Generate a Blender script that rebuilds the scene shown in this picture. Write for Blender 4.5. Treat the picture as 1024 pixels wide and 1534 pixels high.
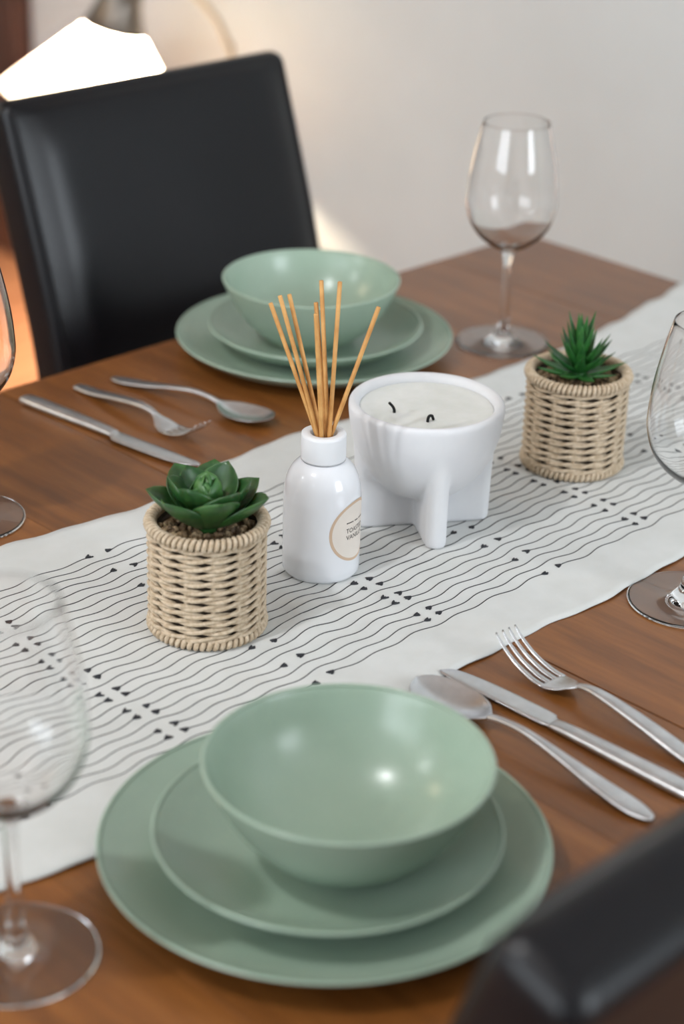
import bpy, math, random
from mathutils import Vector, Matrix, Euler
random.seed(7)
PI = math.pi
for o in list(bpy.data.objects):
    bpy.data.objects.remove(o, do_unlink=True)
S = bpy.context.scene
COL = S.collection

# ------------------------------------------------------------------ camera
# world: X runs along the table, Y across it towards the far chair, z = 0 is the table top (floor at -0.75)
F_PX, PITCH, ROLL, CAM_H = 2988.5, 0.4491, 0.0303, 0.7237
CAM = Vector((0.0, -1.0, CAM_H))
def tf(x, y, z):
    return Vector(((x + y) / math.sqrt(2), (y - x) / math.sqrt(2), z))
_fw = tf(0, math.cos(PITCH), -math.sin(PITCH))
_up0 = tf(0, math.sin(PITCH), math.cos(PITCH))
_rt0 = tf(1, 0, 0)
_rt = _rt0 * math.cos(ROLL) + _up0 * math.sin(ROLL)
_up = _up0 * math.cos(ROLL) - _rt0 * math.sin(ROLL)
cam_d = bpy.data.cameras.new('camera')
cam = bpy.data.objects.new('camera', cam_d)
COL.objects.link(cam)
S.camera = cam
cam.matrix_world = Matrix.Translation(CAM) @ Matrix((_rt, _up, -_fw)).transposed().to_4x4()
cam_d.sensor_fit = 'VERTICAL'
cam_d.sensor_height = 36.0
cam_d.sensor_width = 24.0
cam_d.lens = F_PX * 36.0 / 1534.0
cam_d.clip_start = 0.05
cam_d.dof.use_dof = True
cam_d.dof.focus_distance = 1.53
cam_d.dof.aperture_fstop = 3.7

def ray(px, py):
    return _fw + _rt * ((px - 512) / F_PX) - _up * ((py - 767) / F_PX)
def at_z(px, py, z=0.0):                      # where a pixel meets a level plane
    d = ray(px, py); return CAM + d * ((z - CAM.z) / d.z)
def at_x(px, py, x):                          # where a pixel meets an upright plane parallel to the back wall
    d = ray(px, py); return CAM + d * ((x - CAM.x) / d.x)
def at_y(px, py, y):                          # the same for a plane along the table
    d = ray(px, py); return CAM + d * ((y - CAM.y) / d.y)

# ------------------------------------------------------------------ light, exposure
S.view_settings.view_transform = 'Standard'
S.view_settings.look = 'None'
S.view_settings.gamma = 1.0
S.view_settings.exposure = 0.08
S.view_settings.use_curve_mapping = False
w = bpy.data.worlds.new('world'); S.world = w
w.use_nodes = True
w.node_tree.nodes['Background'].inputs[0].default_value = (0.80, 0.88, 1.0, 1)
w.node_tree.nodes['Background'].inputs[1].default_value = 1.0
cy = S.cycles
cy.use_denoising = True
cy.max_bounces = 28
cy.transmission_bounces = 26
cy.transparent_max_bounces = 12
cy.diffuse_bounces = 4
cy.glossy_bounces = 5
cy.sample_clamp_indirect = 4.0
cy.blur_glossy = 0.6
cy.caustics_reflective = False
cy.caustics_refractive = True

def area(name, loc, rot, sx, sy, power, color, shape='RECTANGLE', spread=PI):
    d = bpy.data.lights.new(name, 'AREA')
    d.shape = shape; d.size = sx; d.size_y = sy; d.energy = power; d.color = color; d.spread = spread
    o = bpy.data.objects.new(name, d); COL.objects.link(o)
    o.location = loc; o.rotation_euler = rot
    return o
WIN_F = (0.85, 1.95, 0.25, 1.65)        # window in the wall behind the camera: x0, x1, z0, z1
WIN_L = (-1.3, 0.9, 0.35, 1.65)      # window in the wall at the table's other end: y0, y1, z0, z1
RX0, RX1, RY0, RY1, ZF, ZC = -2.6, 2.58, -2.9, 3.9, -0.75, 1.85
area('daylight_side', ((WIN_F[0] + WIN_F[1]) / 2, RY0 - 0.06, (WIN_F[2] + WIN_F[3]) / 2), (PI / 2, 0, 0), WIN_F[1] - WIN_F[0], WIN_F[3] - WIN_F[2], 54, (0.86, 0.935, 1.0))
area('daylight_end', (RX0 - 0.06, (WIN_L[0] + WIN_L[1]) / 2, (WIN_L[2] + WIN_L[3]) / 2), (PI / 2, 0, -PI / 2), WIN_L[1] - WIN_L[0], WIN_L[3] - WIN_L[2], 60, (0.87, 0.94, 1.0))
DOWN = [((-0.25, 0.05), 44.0, (0.97, 0.98, 1.0)), ((-1.9, 1.8), 34.0, (0.93, 0.97, 1.0)), ((-0.75, 2.9), 24.0, (1.0, 0.76, 0.48))]
for (lx, ly), e, c in DOWN:
    ld = bpy.data.lights.new('ceiling_light', 'POINT'); ld.energy = e; ld.color = c; ld.shadow_soft_size = 0.045
    lo = bpy.data.objects.new('ceiling_light', ld); COL.objects.link(lo); lo.location = (lx, ly, ZC - 0.09)

# ------------------------------------------------------------------ helpers
def link(name, verts, faces, mat=None, parent=None, smooth=True):
    me = bpy.data.meshes.new(name)
    me.from_pydata([tuple(v) for v in verts], [], faces)
    me.update()
    if smooth:
        me.polygons.foreach_set('use_smooth', [True] * len(me.polygons))
    if mat: me.materials.append(mat)
    o = bpy.data.objects.new(name, me); COL.objects.link(o)
    if parent: o.parent = parent
    return o
def inst(name, me, parent=None, loc=(0, 0, 0), rot=(0, 0, 0), scale=None):
    o = bpy.data.objects.new(name, me); COL.objects.link(o)
    if parent: o.parent = parent
    o.location = loc; o.rotation_euler = rot
    if scale: o.scale = scale
    return o
def tag(o, label, cat, group=None, kind=None):
    if label: o['label'] = label
    if cat: o['category'] = cat
    if group: o['group'] = group
    if kind: o['kind'] = kind
    return o
def thing(name, label, cat, loc=(0, 0, 0), rz=0.0, group=None):
    o = bpy.data.objects.new(name, None); COL.objects.link(o)
    o.empty_display_size = 0.05
    o.location = loc; o.rotation_euler = (0, 0, rz)
    return tag(o, label, cat, group)
def copy_tree(o, parent=None):
    c = o.copy(); COL.objects.link(c); c.parent = parent
    for ch in list(o.children): copy_tree(ch, c)
    return c
def catmull(pts, n):
    out = []; P = [Vector(p) for p in pts]
    for i in range(len(P) - 1):
        p0 = P[i - 1] if i else P[i] * 2 - P[i + 1]
        p1, p2 = P[i], P[i + 1]
        p3 = P[i + 2] if i + 2 < len(P) else p2 * 2 - p1
        for k in range(n):
            t = k / n
            out.append(0.5 * ((2 * p1) + (p2 - p0) * t + (2 * p0 - 5 * p1 + 4 * p2 - p3) * t * t + (3 * p1 - p0 - 3 * p2 + p3) * t ** 3))
    out.append(P[-1]); return out
def lathe_data(prof, segs=64, arc=2 * PI):
    """revolve (r, z) pairs; r = 0 becomes a pole"""
    V, Fc, rows = [], [], []
    for p in prof:
        r, z = p[0], p[1]
        if r < 1e-6:
            rows.append([len(V)]); V.append((0, 0, z))
        else:
            rows.append(list(range(len(V), len(V) + segs)))
            V += [(r * math.cos(2 * PI * k / segs), r * math.sin(2 * PI * k / segs), z) for k in range(segs)]
    for a, b in zip(rows, rows[1:]):
        if len(a) == 1 and len(b) == 1: continue
        for k in range(segs):
            j = (k + 1) % segs
            if len(a) == 1: Fc.append((a[0], b[j], b[k]))
            elif len(b) == 1: Fc.append((a[k], a[j], b[0]))
            else: Fc.append((a[k], a[j], b[j], b[k]))
    return V, Fc
def lathe(name, prof, mat, parent=None, segs=64):
    V, Fc = lathe_data(prof, segs)
    return link(name, V, Fc, mat, parent)
def loft_data(rings, caps=True, closed=False):
    n = len(rings[0]); V = [tuple(v) for r in rings for v in r]; Fc = []
    m = len(rings)
    for i in range(m if closed else m - 1):
        a, b = i * n, ((i + 1) % m) * n
        for k in range(n):
            j = (k + 1) % n
            Fc.append((a + k, a + j, b + j, b + k))
    if caps and not closed:
        Fc.append(tuple(range(n - 1, -1, -1)))
        Fc.append(tuple(range((m - 1) * n, m * n)))
    return V, Fc
def tube_rings(pts, rad, n=8, closed=False):
    P = [Vector(p) for p in pts]; m = len(P); rings = []
    up = None
    for i in range(m):
        if closed: t = P[(i + 1) % m] - P[i - 1]
        else: t = P[min(i + 1, m - 1)] - P[max(i - 1, 0)]
        t.normalize()
        if up is None:
            up = Vector((0, 0, 1)) if abs(t.z) < 0.9 else Vector((1, 0, 0))
        side = t.cross(up).normalized(); u2 = side.cross(t).normalized(); up = u2
        r = rad[i] if isinstance(rad, (list, tuple)) else rad
        rings.append([P[i] + side * (r * math.cos(2 * PI * k / n)) + u2 * (r * math.sin(2 * PI * k / n)) for k in range(n)])
    return rings
def tube(name, pts, rad, mat, parent=None, n=8, closed=False):
    V, Fc = loft_data(tube_rings(pts, rad, n, closed), True, closed)
    return link(name, V, Fc, mat, parent)
def merge(parts):
    V, Fc = [], []
    for v, f in parts:
        o = len(V); V += v; Fc += [tuple(i + o for i in q) for q in f]
    return V, Fc
def box_data(x0, x1, y0, y1, z0, z1):
    V = [(x, y, z) for z in (z0, z1) for y in (y0, y1) for x in (x0, x1)]
    return V, [(0, 2, 3, 1), (4, 5, 7, 6), (0, 1, 5, 4), (2, 6, 7, 3), (0, 4, 6, 2), (1, 3, 7, 5)]
def box(name, x0, x1, y0, y1, z0, z1, mat, parent=None, bevel=0.0):
    V, Fc = box_data(x0, x1, y0, y1, z0, z1)
    o = link(name, V, Fc, mat, parent, smooth=False)
    if bevel:
        m = o.modifiers.new('bevel', 'BEVEL'); m.width = bevel; m.segments = 3
    return o

# ------------------------------------------------------------------ materials
def srgb(r, g, b):
    f = lambda c: (c / 255 / 12.92) if c / 255 <= 0.04045 else ((c / 255 + 0.055) / 1.055) ** 2.4
    return (f(r), f(g), f(b), 1.0)
class NT:
    def __init__(s, name):
        s.m = bpy.data.materials.new(name); s.m.use_nodes = True
        s.t = s.m.node_tree; s.b = s.t.nodes['Principled BSDF']
        s.out = s.t.nodes['Material Output']
    def n(s, typ, **kw):
        nd = s.t.nodes.new(typ)
        for k, v in kw.items():
            if k in nd.inputs: nd.inputs[k].default_value = v
            else: setattr(nd, k, v)
        return nd
    def l(s, a, b): s.t.links.new(a, b)
    def coords(s, kind='Object', scale=(1, 1, 1), rnd=False):
        tc = s.n('ShaderNodeTexCoord'); mp = s.n('ShaderNodeMapping')
        mp.inputs['Scale'].default_value = scale
        s.l(tc.outputs[kind], mp.inputs['Vector'])
        if rnd:
            oi = s.n('ShaderNodeObjectInfo'); mu = s.n('ShaderNodeMath', operation='MULTIPLY'); mu.inputs[1].default_value = 37.0
            cb = s.n('ShaderNodeCombineXYZ')
            s.l(oi.outputs['Random'], mu.inputs[0])
            for i in range(3): s.l(mu.outputs[0], cb.inputs[i])
            s.l(cb.outputs[0], mp.inputs['Location'])
        return mp.outputs['Vector']
    def noise(s, vec, scale, detail=3.0, rough=0.55):
        nd = s.n('ShaderNodeTexNoise'); nd.inputs['Scale'].default_value = scale
        nd.inputs['Detail'].default_value = detail; nd.inputs['Roughness'].default_value = rough
        s.l(vec, nd.inputs['Vector']); return nd.outputs['Fac']
    def ramp(s, fac, stops):
        r = s.n('ShaderNodeValToRGB'); e = r.color_ramp.elements
        while len(e) < len(stops): e.new(0.5)
        for el, (p, c) in zip(e, stops): el.position = p; el.color = c
        s.l(fac, r.inputs['Fac']); return r.outputs['Color']
    def bump(s, h, strength, dist=0.001):
        b = s.n('ShaderNodeBump'); b.inputs['Strength'].default_value = strength; b.inputs['Distance'].default_value = dist
        s.l(h, b.inputs['Height']); s.l(b.outputs['Normal'], s.b.inputs['Normal'])
    def set(s, **kw):
        for k, v in kw.items(): s.b.inputs[k.replace('_', ' ')].default_value = v
        return s
def basic(name, c, rough=0.5, c2=None, nscale=20.0, bump=0.0, **kw):
    m = NT(name); m.set(Roughness=rough, **kw)
    v = m.coords()
    f = m.noise(v, nscale)
    c2 = c2 or tuple(min(1, x * 0.93) for x in c[:3]) + (1,)
    m.l(m.ramp(f, [(0.35, c2), (0.65, c)]), m.b.inputs['Base Color'])
    if bump: m.bump(f, bump)
    return m.m

def wood_mat(name, dark, mid, light, axis_scale, rough, coat, bump=0.06, rnd=True):
    m = NT(name); v = m.coords('Object', axis_scale, rnd)
    a = m.noise(v, 5.0, 6.0, 0.6); b = m.noise(v, 26.0, 4.0, 0.6)
    mx = m.n('ShaderNodeMath', operation='MULTIPLY_ADD'); mx.inputs[1].default_value = 0.22
    m.l(b, mx.inputs[0]); m.l(a, mx.inputs[2])
    sb = m.n('ShaderNodeMath', operation='SUBTRACT'); sb.inputs[1].default_value = 0.11
    m.l(mx.outputs[0], sb.inputs[0])
    col = m.ramp(sb.outputs[0], [(0.30, dark), (0.52, mid), (0.74, light)])
    if rnd:
        oi = m.n('ShaderNodeObjectInfo')
        hs = m.n('ShaderNodeHueSaturation')
        mr = m.n('ShaderNodeMapRange'); mr.inputs['To Min'].default_value = 0.88; mr.inputs['To Max'].default_value = 1.12
        m.l(oi.outputs['Random'], mr.inputs['Value']); m.l(mr.outputs[0], hs.inputs['Value']); m.l(col, hs.inputs['Color'])
        col = hs.outputs['Color']
    m.l(col, m.b.inputs['Base Color'])
    m.set(Roughness=rough); m.b.inputs['Coat Weight'].default_value = coat; m.b.inputs['Coat Roughness'].default_value = 0.25
    m.bump(b, bump, 0.0005)
    return m.m

M = {}
M['wall'] = basic('wall_paint', srgb(221, 228, 229), 0.85, srgb(218, 225, 226), 6.0)
M['ceil'] = basic('ceiling_paint', srgb(225, 224, 220), 0.9)
M['trim'] = basic('trim_paint', srgb(225, 223, 218), 0.5)
M['floor'] = wood_mat('floor_wood', srgb(122, 80, 56), srgb(150, 102, 72), srgb(166, 118, 86), (1.0, 9.0, 1.0), 0.4, 0.2, rnd=False)
M['door'] = wood_mat('door_wood', srgb(58, 32, 22), srgb(76, 44, 30), srgb(92, 54, 38), (9, 9, 1), 0.45, 0.1, rnd=False)
M['table'] = wood_mat('table_wood', srgb(105, 61, 24), srgb(125, 75, 31), srgb(142, 89, 41), (12.0, 1.2, 3.0), 0.36, 0.28)
M['plate'] = basic('sage_glaze', srgb(158, 177, 160), 0.25, srgb(154, 174, 157), 30.0, 0.0)
M['glass'] = NT('clear_glass').set(Base_Color=(1, 1, 1, 1), Roughness=0.0, IOR=1.47, Transmission_Weight=1.0).m
M['leather'] = basic('black_leather', srgb(15, 15, 19), 0.33, srgb(11, 11, 15), 300.0, 0.08, Specular_IOR_Level=0.3)
M['ceramic'] = basic('matte_white_ceramic', srgb(222, 222, 224), 0.55, srgb(218, 218, 221), 40.0, 0.04)
M['gloss_white'] = basic('gloss_white_bottle', srgb(228, 229, 233), 0.18, srgb(226, 227, 231), 10.0, Coat_Weight=0.4, Coat_Roughness=0.05)
M['collar'] = basic('satin_white_cap', srgb(228, 229, 232), 0.4)
M['wax'] = basic('candle_wax', srgb(230, 231, 228), 0.5, srgb(222, 224, 219), 45.0, 0.15, Subsurface_Weight=0.15, Subsurface_Radius=(0.004, 0.004, 0.003))
M['wick'] = basic('burnt_wick', srgb(18, 18, 20), 0.9)
M['reed'] = basic('reed_wood', srgb(214, 163, 98), 0.6, srgb(190, 134, 70), 60.0, 0.1)
M['label_ring'] = basic('label_tan', srgb(206, 178, 152), 0.6)
M['label_face'] = basic('label_cream', srgb(226, 216, 206), 0.6)
M['ink'] = basic('label_ink', srgb(40, 36, 36), 0.7)
M['twine'] = basic('paper_twine', srgb(204, 186, 162), 0.8, srgb(178, 157, 130), 260.0, 0.3)
M['liner'] = basic('dark_liner', srgb(58, 46, 34), 0.9)
M['leaf_a'] = basic('rosette_leaf', srgb(50, 95, 42), 0.36, srgb(31, 70, 33), 55.0, 0.15, Subsurface_Weight=0.05)
M['leaf_c'] = basic('rosette_heart', srgb(78, 122, 58), 0.42, srgb(42, 90, 44), 60.0, 0.1)
M['leaf_b'] = basic('aloe_leaf', srgb(48, 106, 42), 0.42, srgb(24, 78, 34), 70.0, 0.1)
M['lamp_metal'] = basic('lamp_nickel', srgb(120, 112, 104), 0.3, Metallic=0.9)
M['brass'] = basic('lamp_arm_satin', srgb(176, 160, 136), 0.35, Metallic=0.8)
# gravel: colour varies pebble by pebble
m = NT('gravel'); v = m.coords('Object', (1, 1, 1)); vo = m.n('ShaderNodeTexVoronoi'); vo.inputs['Scale'].default_value = 190.0
m.l(v, vo.inputs['Vector'])
sp = m.n('ShaderNodeSeparateColor'); m.l(vo.outputs['Color'], sp.inputs[0])
m.l(m.ramp(sp.outputs[0], [(0.1, srgb(84, 66, 46)), (0.5, srgb(138, 112, 80)), (0.9, srgb(172, 150, 118))]), m.b.inputs['Base Color'])
m.set(Roughness=0.6); M['gravel'] = m.m
# cutlery steel with a tumbled finish
m = NT('tumbled_steel'); v = m.coords(); f = m.noise(v, 230.0, 3.0); f2 = m.noise(v, 60.0, 2.0)
m.l(m.ramp(f2, [(0.3, srgb(206, 207, 210)), (0.7, srgb(226, 227, 230))]), m.b.inputs['Base Color'])
mr = m.n('ShaderNodeMapRange'); mr.inputs['To Min'].default_value = 0.22; mr.inputs['To Max'].default_value = 0.42
m.l(f, mr.inputs['Value']); m.l(mr.outputs[0], m.b.inputs['Roughness']); m.set(Metallic=1.0); m.bump(f, 0.45, 0.0008); M['steel_h'] = m.m
m = NT('smooth_steel'); v = m.coords(); f = m.noise(v, 120.0, 3.0)
m.l(m.ramp(f, [(0.3, srgb(212, 213, 216)), (0.7, srgb(226, 227, 230))]), m.b.inputs['Base Color']); m.set(Metallic=1.0, Roughness=0.24); M['steel'] = m.m
# linen
m = NT('linen'); v = m.coords()
wv = []
for d in ('X', 'Y'):
    wn = m.n('ShaderNodeTexWave', wave_type='BANDS', bands_direction=d); wn.inputs['Scale'].default_value = 320.0; wn.inputs['Distortion'].default_value = 1.5
    wn.inputs['Detail'].default_value = 1.0; m.l(v, wn.inputs['Vector']); wv.append(wn.outputs['Fac'])
ad = m.n('ShaderNodeMath', operation='ADD'); m.l(wv[0], ad.inputs[0]); m.l(wv[1], ad.inputs[1])
f = m.noise(v, 35.0, 4.0)
m.l(m.ramp(f, [(0.3, srgb(205, 206, 203)), (0.7, srgb(213, 214, 212))]), m.b.inputs['Base Color'])
m.set(Roughness=0.9, Sheen_Weight=0.2); m.bump(ad.outputs[0], 0.25, 0.0004); M['linen'] = m.m
M['thread'] = basic('charcoal_thread', srgb(44, 45, 50), 0.85, srgb(34, 35, 40), 400.0, 0.2)
# lamp shade: thin white cloth that lets the bulb through
m = NT('lamp_shade_cloth'); m.t.nodes.remove(m.b)
dfb = m.n('ShaderNodeBsdfDiffuse'); dfb.inputs['Color'].default_value = (0.9, 0.87, 0.8, 1)
tr = m.n('ShaderNodeBsdfTranslucent'); tr.inputs['Color'].default_value = (0.97, 0.92, 0.82, 1)
mx = m.n('ShaderNodeMixShader'); mx.inputs[0].default_value = 0.82
m.l(dfb.outputs[0], mx.inputs[1]); m.l(tr.outputs[0], mx.inputs[2]); m.l(mx.outputs[0], m.out.inputs['Surface']); M['shade'] = m.m
m = NT('bulb_glow'); m.set(Base_Color=(1, 0.9, 0.75, 1), Emission_Color=(1, 0.78, 0.5, 1), Emission_Strength=20.0); M['bulb'] = m.m
m = NT('downlight_glow'); m.set(Emission_Color=(1, 0.95, 0.88, 1), Emission_Strength=6.0); M['glow'] = m.m

# ------------------------------------------------------------------ the room
def struct(o): o['kind'] = 'structure'; return o
struct(box('floor', RX0 - .1, RX1 + .1, RY0 - .1, RY1 + .1, ZF - .1, ZF, M['floor']))
struct(box('ceiling', RX0 - .1, RX1 + .1, RY0 - .1, RY1 + .1, ZC, ZC + .1, M['ceil']))
struct(box('wall_left', RX0 - .1, RX1 + .1, RY1, RY1 + .1, ZF, ZC, M['wall']))
struct(box('wall_back', RX1, RX1 + .1, RY0, RY1, ZF, ZC, M['wall']))
def wall_with_window(name, along, a0, a1, p0, p1, win):
    parts = []
    for (s0, s1, z0, z1) in ((a0, win[0], ZF, ZC), (win[1], a1, ZF, ZC), (win[0], win[1], ZF, win[2]), (win[0], win[1], win[3], ZC)):
        parts.append(box_data(s0, s1, p0, p1, z0, z1) if along == 'x' else box_data(p0, p1, s0, s1, z0, z1))
    V, Fc = merge(parts)
    return struct(link(name, V, Fc, M['wall'], None, False))
wall_with_window('wall_right', 'x', RX0 - .1, RX1 + .1, RY0 - .1, RY0, WIN_F)
wall_with_window('wall_front', 'y', RY0, RY1, RX0 - .1, RX0, WIN_L)
def window(name, along, win, p, bar=True):
    w0, w1, z0, z1 = win; t = 0.05
    parts = []
    for (s0, s1, q0, q1) in ((w0, w1, z0, z0 + t), (w0, w1, z1 - t, z1), (w0, w0 + t, z0 + t, z1 - t), (w1 - t, w1, z0 + t, z1 - t), ((w0 + w1) / 2 - .02, (w0 + w1) / 2 + .02, z0 + t, z1 - t))[:5 if bar else 4]:
        parts.append(box_data(s0, s1, p - .03, p + .03, q0, q1) if along == 'x' else box_data(p - .03, p + .03, s0, s1, q0, q1))
    V, Fc = merge(parts)
    return struct(link(name, V, Fc, M['trim'], None, False))
window('window_1', 'x', WIN_F, RY0 - 0.02, False)
window('window_2', 'y', WIN_L, RX0 - 0.02)
DY = at_x(22, 75, RX1 - 0.05).y
struct(box('baseboard_back', RX1 - 0.015, RX1, RY0, DY - 0.001, ZF, ZF + 0.09, M['trim']))
d1 = struct(box('door_1', RX1 - 0.04, RX1, DY + 0.07, DY + 0.95, ZF, ZF + 2.03, M['door'], None, 0.003))
for q in ((DY, DY + 0.07, ZF, ZF + 2.1), (DY + 0.95, DY + 1.02, ZF, ZF + 2.1), (DY + 0.07, DY + 0.95, ZF + 2.03, ZF + 2.1)):
    box('door_casing', RX1 - 0.05, RX1, q[0], q[1], q[2], q[3], M['door'], d1, 0.004)
for i, ((lx, ly), e, c) in enumerate(DOWN):
    t = thing('ceiling_downlight', 'small round ceiling spot with a white trim ring', 'light', (lx, ly, ZC), 0, 'ceiling spots')
    lathe('trim_ring', [(0.048, -0.001), (0.066, -0.001), (0.068, -0.006), (0.06, -0.010), (0.05, -0.006), (0.048, -0.001)], M['trim'], t, 32)
    lathe('lens', [(0, -0.003), (0.047, -0.003), (0.047, -0.001), (0, -0.001)], M['glow'], t, 32)

# ------------------------------------------------------------------ dining table
TX0, TX1, TY = -0.13, 1.757, 0.462
tb = thing('dining_table', 'brown wooden dining table with boards laid across its length', 'table', (0, 0, ZF))
edges = [TX0 + (1.0 - TX0) * k / 8 for k in range(8)] + [1.0 + (TX1 - 1.0) * k / 5 for k in range(6)]
for a, b in zip(edges, edges[1:]):
    g = 0.0007 if abs(a - 1.0) < 1e-6 else 0.00012
    h = 0.0007 if abs(b - 1.0) < 1e-6 else 0.00012
    wd = b - a
    V, Fc = box_data(-wd / 2 + g, wd / 2 - h, -TY, TY, -0.03, 0)
    o = link('board', V, Fc, M['table'], tb, False)
    o.location = ((a + b) / 2, 0, -ZF)
    bv = o.modifiers.new('bevel', 'BEVEL'); bv.width = 0.0012 if (a == edges[0] or abs(b - TX1) < 1e-6) else 0.0004; bv.segments = 2
for (x0, x1, y0, y1) in ((TX0 + .08, TX1 - .08, TY - .10, TY - .08), (TX0 + .08, TX1 - .08, -TY + .08, -TY + .10), (TX0 + .08, TX0 + .10, -TY + .10, TY - .10), (TX1 - .10, TX1 - .08, -TY + .10, TY - .10)):
    box('apron', x0, x1, y0, y1, -ZF - .10, -ZF - .03, M['table'], tb, 0.002)
for sx in (TX0 + .10, TX1 - .10):
    for sy in (-TY + .10, TY - .10):
        rings = [[(sx + c * h, sy + s * h, z) for c, s in ((-1, -1), (1, -1), (1, 1), (-1, 1))] for z, h in ((0, .025), (.35, .031), (-ZF - .03, .036))]
        V, Fc = loft_data(rings); link('leg', V, Fc, M['table'], tb, False)

# ------------------------------------------------------------------ table runner
def lerp_tab(tab, x):
    if x <= tab[0][0]: return tab[0][1]
    for (a, u), (b, v_) in zip(tab, tab[1:]):
        if x <= b:
            t = (x - a) / (b - a); t = t * t * (3 - 2 * t); return u + (v_ - u) * t
    return tab[-1][1]
BACK = [(-.2, .197), (.81, .191), (.86, .186), (.94, .177), (1.04, .199), (1.14, .202), (1.28, .190), (1.40, .188), (1.50, .187), (1.60, .199), (1.68, .214), (1.76, .231)]
FRONT = [(-.2, -.178), (.54, -.178), (.61, -.190), (.80, -.184), (.94, -.182), (1.05, -.181), (1.10, -.186), (1.21, -.180), (1.32, -.184), (1.5, -.179), (1.76, -.182)]
BUMPS = [(0.915, -0.055, 0.030, 0.022, 0.0034, 0.6), (0.955, -0.085, 0.03, 0.014, 0.0014, 0.6), (1.045, -0.045, 0.022, 0.016, 0.0026, 0.3), (0.78, 0.09, 0.04, 0.018, 0.0022, 0.4),
         (0.66, -0.06, 0.045, 0.02, 0.0022, -0.2), (1.18, -0.05, 0.05, 0.02, 0.0018, 0.3), (1.45, 0.05, 0.06, 0.03, 0.0025, 0.2), (0.62, 0.05, 0.05, 0.025, 0.002, 0.5), (1.39, -0.06, 0.03, 0.02, 0.0022, 0.4)]
STAND = [(0.853, -0.013, .05), (1.287, -0.003, .053), (0.977, -0.001, .036), (1.099, 0.006, .064)]
RUN_T = 0.0012
def run_h(x, y):
    h = 0.0
    for bx, by, sx, sy, a, ang in BUMPS:
        c, s = math.cos(ang), math.sin(ang)
        u, v_ = (x - bx) * c + (y - by) * s, -(x - bx) * s + (y - by) * c
        h += a * math.exp(-(u / sx) ** 2 - (v_ / sy) ** 2)
    h += 0.0005 * (1 + math.sin(x * 38 + y * 21)) * (0.5 + 0.5 * math.sin(y * 47 - x * 17))
    for ox, oy, r in STAND:
        d = math.hypot(x - ox, y - oy) - r
        k = min(1, max(0, d / 0.02)); h *= k * k * (3 - 2 * k)
    # the long edges lift a touch, unevenly
    e = max(0.0, (abs(y - 0.006) - 0.165) / 0.025)
    h += 0.0016 * min(1.5, e) * (0.5 + 0.5 * math.sin(x * 23 + (1 if y > 0 else 0)))
    return h
def run_pt(x, y, lift=0.0):
    """the cloth lies on the table and turns down over its ends"""
    R0 = 0.006; z = RUN_T + run_h(x, y) + lift
    if x > TX1 + 0.002:
        d = x - (TX1 + 0.002); a = min(d / R0, PI / 2)
        return (TX1 + 0.002 + (R0) * math.sin(a) + lift, y, z - R0 * (1 - math.cos(a)) - max(0, d - R0 * PI / 2))
    if x < TX0 - 0.002:
        d = (TX0 - 0.002) - x; a = min(d / R0, PI / 2)
        return (TX0 - 0.002 - R0 * math.sin(a) - lift, y, z - R0 * (1 - math.cos(a)) - max(0, d - R0 * PI / 2))
    return (x, y, z)
xs = [TX0 - 0.16 + i * 0.0085 for i in range(int((TX1 - TX0 + 0.32) / 0.0085) + 1)]
NV = 48
runner = thing('table_runner', 'off white linen table runner with wavy charcoal stitched lines along the table', 'table runner', (0, 0, 0))
V, Fc = [], []
for top in (True, False):
    for x in xs:
        y0, y1 = lerp_tab(FRONT, x), lerp_tab(BACK, x)
        wob = 0.0008 * math.sin(x * 140) + 0.0006 * math.sin(x * 61 + 2)
        for j in range(NV + 1):
            y = (y0 + wob) + (y1 - y0) * j / NV
            q = run_pt(x, y)
            V.append(q if top else (q[0] - (RUN_T if x > TX1 else (-RUN_T if x < TX0 else 0)), q[1], q[2] - (RUN_T - 0.0002)))
n1 = NV + 1; off = len(xs) * n1
for i in range(len(xs) - 1):
    for j in range(NV):
        a = i * n1 + j
        Fc.append((a, a + n1, a + n1 + 1, a + 1)); Fc.append((off + a, off + a + 1, off + a + n1 + 1, off + a + n1))
    Fc.append((i * n1, off + i * n1, off + (i + 1) * n1, (i + 1) * n1))
    a = i * n1 + NV; Fc.append((a, a + n1, off + a + n1, off + a))
for j in range(NV):
    Fc.append((j, j + 1, off + j + 1, off + j)); a = (len(xs) - 1) * n1 + j; Fc.append((a, off + a, off + a + 1, a + 1))
link('cloth', V, Fc, M['linen'], runner)
# stitched lines: every third line runs on where its neighbours stop in a pair of knots, and the other way round
def line_y(k, x):
    return -0.1255 + 0.01072 * k + 0.0015 * math.sin(2 * PI * x / 0.043 + 0.42 * k) + 0.0008 * math.sin(2 * PI * x / 0.079 - 0.3 * k + 1.3)
PAIR = [0.484 + 0.2505 * n for n in range(-2, 6)]
SOLO = [0.610 + 0.2505 * n for n in range(-2, 6)]
X_LO, X_HI = 0.12, TX1 + 0.05
def knot_mesh(seed):
    rnd = random.Random(seed); parts = []
    for k, ang in enumerate((-0.42, 0.0, 0.42)):                    # three stitches fanning from the end of a line
        L = 0.0060 * rnd.uniform(0.8, 1.1); wd = 0.00105
        a = ang + rnd.uniform(-.08, .08)
        rings = []
        for s, ww in ((0, 0.5), (0.35, 1.0), (0.8, 1.05), (1, 0.6)):
            c = Vector((L * s * math.cos(a), L * s * math.sin(a), 0.0002)); nrm = Vector((-math.sin(a), math.cos(a), 0))
            rings.append([c - nrm * wd * ww, c + nrm * wd * ww, c + nrm * wd * ww * .5 + Vector((0, 0, .0006)), c - nrm * wd * ww * .5 + Vector((0, 0, .0006))])
        parts.append(loft_data(rings))
    V, Fc = merge(parts)
    me = bpy.data.meshes.new('knot'); me.from_pydata([tuple(v) for v in V], [], Fc); me.update(); me.materials.append(M['thread'])
    return me
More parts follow.
